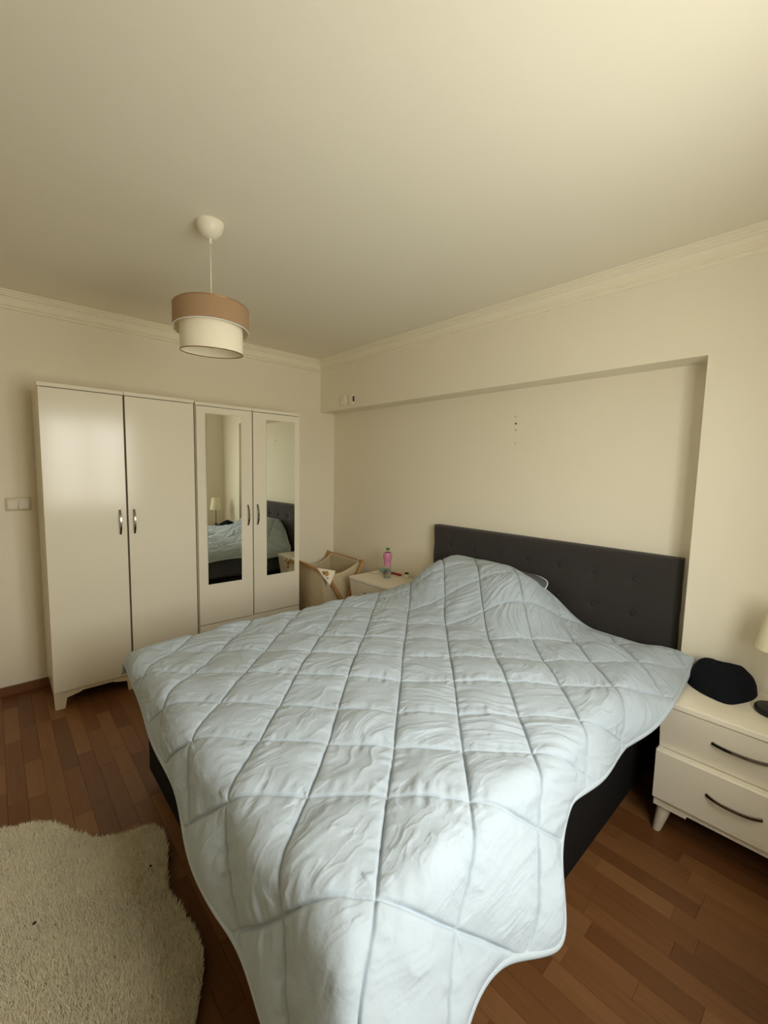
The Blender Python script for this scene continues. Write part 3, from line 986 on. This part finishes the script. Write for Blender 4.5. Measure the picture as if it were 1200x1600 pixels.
for a, b in ((0.3, 0.3), (0.45, 0.15), (0.2, 0.55)):
    p = A_ * (1 - a - b) + B_ * a + C_ * b + Vector((-0.030, -0.055, 0.02)) * 0.35 * (a * b + a * (1 - a - b) + b * (1 - a - b))
    nrm = (B_ - A_).cross(C_ - A_).normalized()
    if nrm.y > 0:
        nrm = -nrm
    q = Vector(p) + nrm * 0.0035
    s_ = (B_ - A_).normalized()
    r_ = nrm.cross(s_)
    pts = [q + s_ * 0.008 * math.cos(k * PI / 4) + r_ * 0.008 * math.sin(k * PI / 4) * (0.6 + 0.4 * (k % 2)) for k in range(8)]
    pr_ = [tuple(x_ + nrm * 0.0008) for x_ in pts] + [tuple(x_) for x_ in pts]
    o = MB().raw(pr_, [list(range(8)), list(range(8, 16))] + [[k, (k + 1) % 8, 8 + (k + 1) % 8, 8 + k] for k in range(8)]).build('printed_motif', 'print', flap)

# knotted tie at the far end of the back bar
kp = Dh + cdv * 0.055
wb(MB().tube([kp + Vector((0.010 * math.cos(a), 0, 0.016 * math.sin(a))) + cdv * 0.006 * math.sin(2 * a) for a in np.linspace(0, 2 * PI, 20)[:-1]], 0.004, 6, up=(0, 1, 0), closed=True).build('tie', 'shade_white', ham, smooth=180))

# ------------------------------------------------------------------ things on the far nightstand
bt_ = thing('water_bottle', 'clear plastic water bottle with pink label and green cap on nightstand', 'bottle', (2.312, 2.472, Z1))
body = [(0.0, 0.004), (0.022, 0.001), (0.030, 0.004), (0.032, 0.012), (0.031, 0.03), (0.0325, 0.04), (0.031, 0.05), (0.0325, 0.062), (0.031, 0.074), (0.0325, 0.086), (0.030, 0.100),
        (0.0275, 0.118), (0.027, 0.135), (0.030, 0.150), (0.0345, 0.165), (0.036, 0.180), (0.034, 0.195), (0.027, 0.208), (0.016, 0.217), (0.0125, 0.222), (0.0125, 0.228)]
MB().lathe(body, n=36).build('bottle_body', 'clear', bt_, smooth=60)
MB().lathe([(r + 0.0008, z) for r, z in body if 0.104 <= z + 0.005 and z <= 0.208], n=36).build('label_sleeve', 'pink', bt_, smooth=60)
cap = [(0, 0.243), (0.013, 0.243), (0.0145, 0.241), (0.0145, 0.228), (0.0, 0.228)]
MB().lathe(cap, n=24).build('cap', 'green', bt_, smooth=40)
MB().lathe([(0, 0.006), (0.0295, 0.006), (0.0305, 0.03), (0.0305, 0.075), (0.0, 0.075)], n=36).build('water', 'clear', bt_, smooth=60)

jr = thing('small_jar', 'small white cosmetic jar with dark lid near the headboard', 'jar', (2.432, 2.372, Z1))
MB().lathe([(0, 0), (0.017, 0), (0.019, 0.004), (0.019, 0.030), (0.015, 0.035), (0, 0.035)], n=24).build('jar_body', 'jar', jr, smooth=40)
MB().lathe([(0, 0.034), (0.0165, 0.034), (0.0165, 0.044), (0.015, 0.046), (0, 0.046)], n=24).build('lid', 'dark_lid', jr, smooth=40)

pn = thing('red_pen', 'red plastic pen lying behind the water bottle', 'pen', (2.437, 2.500, Z1))
MB().tube([(0, 0.055, 0.008), (0, 0.02, 0.009), (0, -0.03, 0.009)], 0.0085, 12).build('barrel', 'red', pn, smooth=60)
MB().sweep([(0, -0.0302, 0.009), (0, -0.05, 0.009), (0, -0.062, 0.009)],
    lambda t: [((0.0095 - 0.004 * max(0, t - 0.5) * 2) * math.cos(2 * PI * i / 12), (0.0095 - 0.004 * max(0, t - 0.5) * 2) * math.sin(2 * PI * i / 12)) for i in range(12)]).build('pen_cap', 'red', pn, smooth=60)

# crumpled wrapper and a flat blister card
random.seed(5)
b = MB()
bmesh.ops.create_icosphere(b.bm, subdivisions=3, radius=1)
for vtx in b.bm.verts:
    c = vtx.co
    k = 0.75 + 0.35 * math.sin(c.x * 7 + 1) * math.sin(c.y * 9) + 0.15 * random.uniform(-1, 1)
    vtx.co = Vector((c.x * 0.040 * k, c.y * 0.058 * k, max(-0.98, c.z) * 0.026 * k + 0.024))
zmin = min(vtx.co.z for vtx in b.bm.verts)
for vtx in b.bm.verts:
    vtx.co.z -= zmin
tag(b.build('crumpled_wrapper', 'teal_film', None, (2.40, 2.60, Z1)), 'crumpled pale teal plastic wrapper left of the bottle', 'wrapper')
bc = thing('pill_blister', 'flat silver pill blister card beside the crumpled wrapper', 'blister', (2.335, 2.655, Z1), 0.5)
MB().box(-0.02, 0.02, -0.038, 0.038, 0, 0.0015, 0.0005).build('card', 'chrome', bc)
dome = None
for i in range(4):
    for j in range(2):
        lc = (-0.009 + 0.018 * j, -0.027 + 0.018 * i, 0.0015)
        if dome is None:
            dome = MB().lathe([(0.0065, 0), (0.005, 0.0035), (0, 0.0045)], n=10).build('pill_dome', 'jar', bc, lc, smooth=60)
        else:
            q = dome.copy()
            C.objects.link(q)
            q.location = lc

# ------------------------------------------------------------------ table lamp and cloth on the near nightstand
tl = thing('table_lamp', 'small table lamp with cream cone shade and black stand at right edge', 'lamp', (2.130, 0.130, Z2))
MB().lathe([(0, 0), (0.058, 0), (0.060, 0.004), (0.060, 0.018), (0.056, 0.023), (0.016, 0.026), (0.012, 0.040), (0.0, 0.040)], n=40).build('base', 'black_metal', tl, smooth=40)
MB().tube([(0, 0, 0.03), (0, 0, 0.13), (0, 0, 0.275)], 0.005, 12, up=(1, 0, 0)).build('pole', 'black_metal', tl, smooth=60)
MB().tube([(0.020 * math.cos(a), 0.020 * math.sin(a), 0.048) for a in np.linspace(0, 2 * PI, 20)[:-1]], 0.004, 8, closed=True).build('ring', 'black_metal', tl, smooth=180)
MB().lathe([(0.078, 0.246), (0.050, 0.412), (0.0487, 0.412), (0.0767, 0.246)], n=56, closed=True).build('lamp_shade', 'lamp_shade', tl, smooth=40)
MB().lathe([(0, 0.275), (0.012, 0.275), (0.012, 0.30), (0.022, 0.325), (0.022, 0.345), (0.012, 0.365), (0, 0.368)], n=20).build('bulb', 'plastic_white', tl, smooth=180)
b = MB()
for k in range(3):
    a_ = 2 * PI * k / 3
    b.tube([(0.008 * math.cos(a_), 0.008 * math.sin(a_), 0.276), (0.0735 * math.cos(a_), 0.0735 * math.sin(a_), 0.266)], 0.0014, 6)
b.build('shade_holder', 'black_metal', tl)

# folded dark cloth: outline on the nightstand top, domed with soft creases
out = [(2.075, 0.262), (2.13, 0.225), (2.20, 0.200), (2.27, 0.195), (2.300, 0.215), (2.306, 0.28), (2.306, 0.36), (2.295, 0.418), (2.24, 0.422), (2.17, 0.415), (2.12, 0.378), (2.085, 0.32)]
cx = sum(p[0] for p in out) / len(out)
cy = sum(p[1] for p in out) / len(out)
n = 96
def outl(t):
    k = t * len(out)
    i = int(k)
    f_ = k - i
    p = [np.array(out[(i + d) % len(out)]) for d in (-1, 0, 1, 2)]
    return 0.5 * ((2 * p[1]) + (-p[0] + p[2]) * f_ + (2 * p[0] - 5 * p[1] + 4 * p[2] - p[3]) * f_ ** 2 + (-p[0] + 3 * p[1] - 3 * p[2] + p[3]) * f_ ** 3)
vs, fs = [], []
nr = 24
for j in range(nr + 1):
    r_ = 1 - j / nr
    for i in range(n):
        q = outl(i / n)
        x_, y_ = cx + (q[0] - cx) * r_, cy + (q[1] - cy) * r_
        hh = 0.088 * (1 - r_ ** 4) ** 0.6 * (0.80 + 0.35 * float(smooth01((x_ - 2.10) / 0.14)))
        hh += 0.010 * (1 - r_ ** 3) * float(vnoise(np.array(x_ * 22.), np.array(y_ * 15.), 71)) + 0.004 * (1 - r_ ** 3) * float(vnoise(np.array(x_ * 60.), np.array(y_ * 40.), 72))
        rr = 1 + (0.05 * math.sin(PI * (1 - r_) / 0.25) if r_ > 0.75 else 0)
        vs.append((cx + (q[0] - cx) * r_, cy + (q[1] - cy) * r_, Z2 + 0.001 + max(0, hh)))
fs = [[j * n + i, j * n + (i + 1) % n, (j + 1) * n + (i + 1) % n, (j + 1) * n + i] for j in range(nr) for i in range(n)]
fs.append(list(range(n))[::-1])
b = MB().raw(vs, fs)
bmesh.ops.remove_doubles(b.bm, verts=list(b.bm.verts), dist=0.0005)
tag(b.build('folded_garment', 'black_cloth', smooth=70), 'folded navy-black garment lying on the nightstand beside the duvet', 'garment')

# ------------------------------------------------------------------ rug
rug_pts = [(-0.15, 2.165), (-0.043, 2.125), (0.07, 2.075), (0.142, 1.985), (0.226, 1.845), (0.324, 1.785), (0.405, 1.768), (0.428, 1.70), (0.415, 1.60), (0.378, 1.462), (0.388, 1.336), (0.396, 1.24),
           (0.382, 1.149), (0.340, 1.066), (0.300, 0.98), (0.30, 0.88), (0.33, 0.74), (0.25, 0.62), (0.10, 0.60), (0.0, 0.68), (-0.12, 0.62), (-0.26, 0.58), (-0.38, 0.66),
           (-0.40, 0.85), (-0.35, 1.0), (-0.40, 1.2), (-0.45, 1.4), (-0.40, 1.62), (-0.44, 1.82), (-0.42, 2.02), (-0.30, 2.14)]
def spl(pts, t):
    k = t * len(pts)
    i = int(k)
    f_ = k - i
    p = [np.array(pts[(i + d) % len(pts)]) for d in (-1, 0, 1, 2)]
    return 0.5 * ((2 * p[1]) + (-p[0] + p[2]) * f_ + (2 * p[0] - 5 * p[1] + 4 * p[2] - p[3]) * f_ ** 2 + (-p[0] + 3 * p[1] - 3 * p[2] + p[3]) * f_ ** 3)
n = 240
ol = np.array([spl(rug_pts, i / n) for i in range(n)])
rc = np.array([-0.02, 1.35])
rug = thing('rug', 'shaggy cream sheepskin-shaped rug on the floor at the foot of the bed', 'rug', (rc[0], rc[1], 0))
vs = []
for j, (r_, z) in enumerate(((1.0, 0.0005), (1.0, 0.008), (0.985, 0.014), (0.95, 0.016), (0.0, 0.016))):
    vs += [(rc[0] + (q[0] - rc[0]) * r_, rc[1] + (q[1] - rc[1]) * r_, z) for q in ol]
fs = [[j * n + i, j * n + (i + 1) % n, (j + 1) * n + (i + 1) % n, (j + 1) * n + i] for j in range(4) for i in range(n)]
b = MB().raw(vs, fs)
bmesh.ops.remove_doubles(b.bm, verts=list(b.bm.verts), dist=0.0004)
wb(b.build('rug_backing', 'rug', rug, smooth=60))
# pile: thin bent blades
rng = np.random.default_rng(4)
NB = 230000
xs_ = rng.uniform(-0.47, 0.45, NB * 2)
ys_ = rng.uniform(0.56, 2.19, NB * 2)
inside = np.zeros(len(xs_), bool)
j = n - 1
for i in range(n):
    xi, yi, xj, yj = ol[i, 0], ol[i, 1], ol[j, 0], ol[j, 1]
    cond = ((yi > ys_) != (yj > ys_))
    with np.errstate(divide='ignore', invalid='ignore'):
        cond &= xs_ < (xj - xi) * (ys_ - yi) / (yj - yi + 1e-15) + xi
    inside ^= cond
    j = i
xs_, ys_ = xs_[inside][:NB], ys_[inside][:NB]
k = len(xs_)
lean = 2.2 + 1.5 * vnoise(xs_ * 9, ys_ * 9, 81) + rng.normal(0, 1.6, k)
ln = 0.004 + 0.010 * rng.random(k)
ht_ = 0.020 + 0.010 * rng.random(k) + 0.004 * vnoise(xs_ * 30, ys_ * 30, 82)
wd = 0.0011
th = rng.uniform(0, PI, k)
bx, by = np.cos(th) * wd, np.sin(th) * wd
z0 = 0.012
mx_, my_ = xs_ + 0.35 * ln * np.cos(lean), ys_ + 0.35 * ln * np.sin(lean)
tx_, ty_ = xs_ + ln * np.cos(lean), ys_ + ln * np.sin(lean)
V = np.stack([np.stack([xs_ - bx, ys_ - by, np.full(k, z0)], -1), np.stack([xs_ + bx, ys_ + by, np.full(k, z0)], -1),
              np.stack([mx_ + bx * .8, my_ + by * .8, z0 + ht_ * 0.6], -1), np.stack([mx_ - bx * .8, my_ - by * .8, z0 + ht_ * 0.6], -1),
              np.stack([tx_, ty_, z0 + ht_ * 0.95], -1)], 1).reshape(-1, 3)
base_i = np.arange(k)[:, None] * 5
q4 = (base_i + np.array([[0, 1, 2, 3]]))
q3 = (base_i + np.array([[3, 2, 4]]))
me = bpy.data.meshes.new('pile')
loops = np.concatenate([np.concatenate([q4, q3], 1).reshape(-1)])
me.vertices.add(len(V))
me.vertices.foreach_set('co', V.reshape(-1))
me.loops.add(len(loops))
me.loops.foreach_set('vertex_index', loops)
me.polygons.add(2 * k)
st = np.stack([np.arange(k) * 7, np.arange(k) * 7 + 4], 1).reshape(-1)
me.polygons.foreach_set('loop_start', st)
me.update(calc_edges=True)
me.materials.append(M['pile'])
o = wb(link('pile', me, rug))
o['kind'] = 'stuff'
random.seed(2)
for (sx, sy, lb) in ((0.348, 1.566, 'tiny dark speck on the rug corner near the bed'), (0.03, 1.589, 'tiny dark speck on the rug nearer the left edge')):
    b = MB()
    bmesh.ops.create_icosphere(b.bm, subdivisions=2, radius=0.0042)
    for vtx in b.bm.verts:
        vtx.co = Vector((vtx.co.x * 1.3, vtx.co.y * 0.8, vtx.co.z * 0.7)) * random.uniform(0.85, 1.15)
    tag(b.build('lint_speck', 'speck', None, (sx, sy, 0.037), (0, 0, random.random() * 3), smooth=180), lb, 'speck')

# ------------------------------------------------------------------ small fittings on the walls
sw = thing('light_switch', 'off-white double wall switch left of the plain wardrobe', 'switch', (0.112, YA, 1.195))
MB().box(-0.060, 0.060, -0.010, 0, -0.041, 0.041, 0.005, 3).build('plate', 'socket', sw, smooth=40)
for dx in (-0.026, 0.026):
    MB().prism([(-0.012, -0.026), (-0.0155, -0.026), (-0.0125, 0.026), (-0.012, 0.026)], (dx - 0.023, dx + 0.023), 'x').build('rocker', 'socket', sw)
def vent_cap(y, z, label, slot=False):
    t = thing('wall_vent_cap', label, 'vent cap', (XB, y, z), 0, 'round caps at the beam end')
    MB().lathe([(0, 0.014), (0.030, 0.014), (0.042, 0.011), (0.047, 0.004), (0.048, 0), (0, 0)], n=36).build('cap', 'wall', t, (0, 0, 0), (0, -PI / 2, 0), smooth=40)
    if slot:
        MB().box(-0.0165, -0.002, -0.046, -0.036, -0.022, 0.022, 0.002).build('slot', 'hole', t)
vent_cap(3.098, 2.055, 'round wall-coloured cap nearer the corner on the beam')
vent_cap(2.985, 2.053, 'round wall-coloured cap with a dark slot on the beam', True)
for (y, z, m, r, lb) in ((1.492, 1.809, 'plug', 0.007, 'topmost filled screw hole on the wall above the headboard'), (1.490, 1.765, 'hole', 0.006, 'dark open screw hole on the wall above the headboard'),
                         (1.488, 1.724, 'plug', 0.008, 'filled screw hole just below the dark one above the headboard'), (1.487, 1.639, 'plug', 0.006, 'lowest filled screw hole on the wall above the headboard')):
    t = thing('wall_plug', lb, 'wall plug', (XN, y, z), 0, 'screw holes above the headboard')
    MB().lathe([(0, 0.0012), (r * 0.55, 0.0012), (r, 0.002), (r * 1.1, 0), (0, 0)], n=14).build('collar', m, t, (0, 0, 0), (0, -PI / 2, 0))
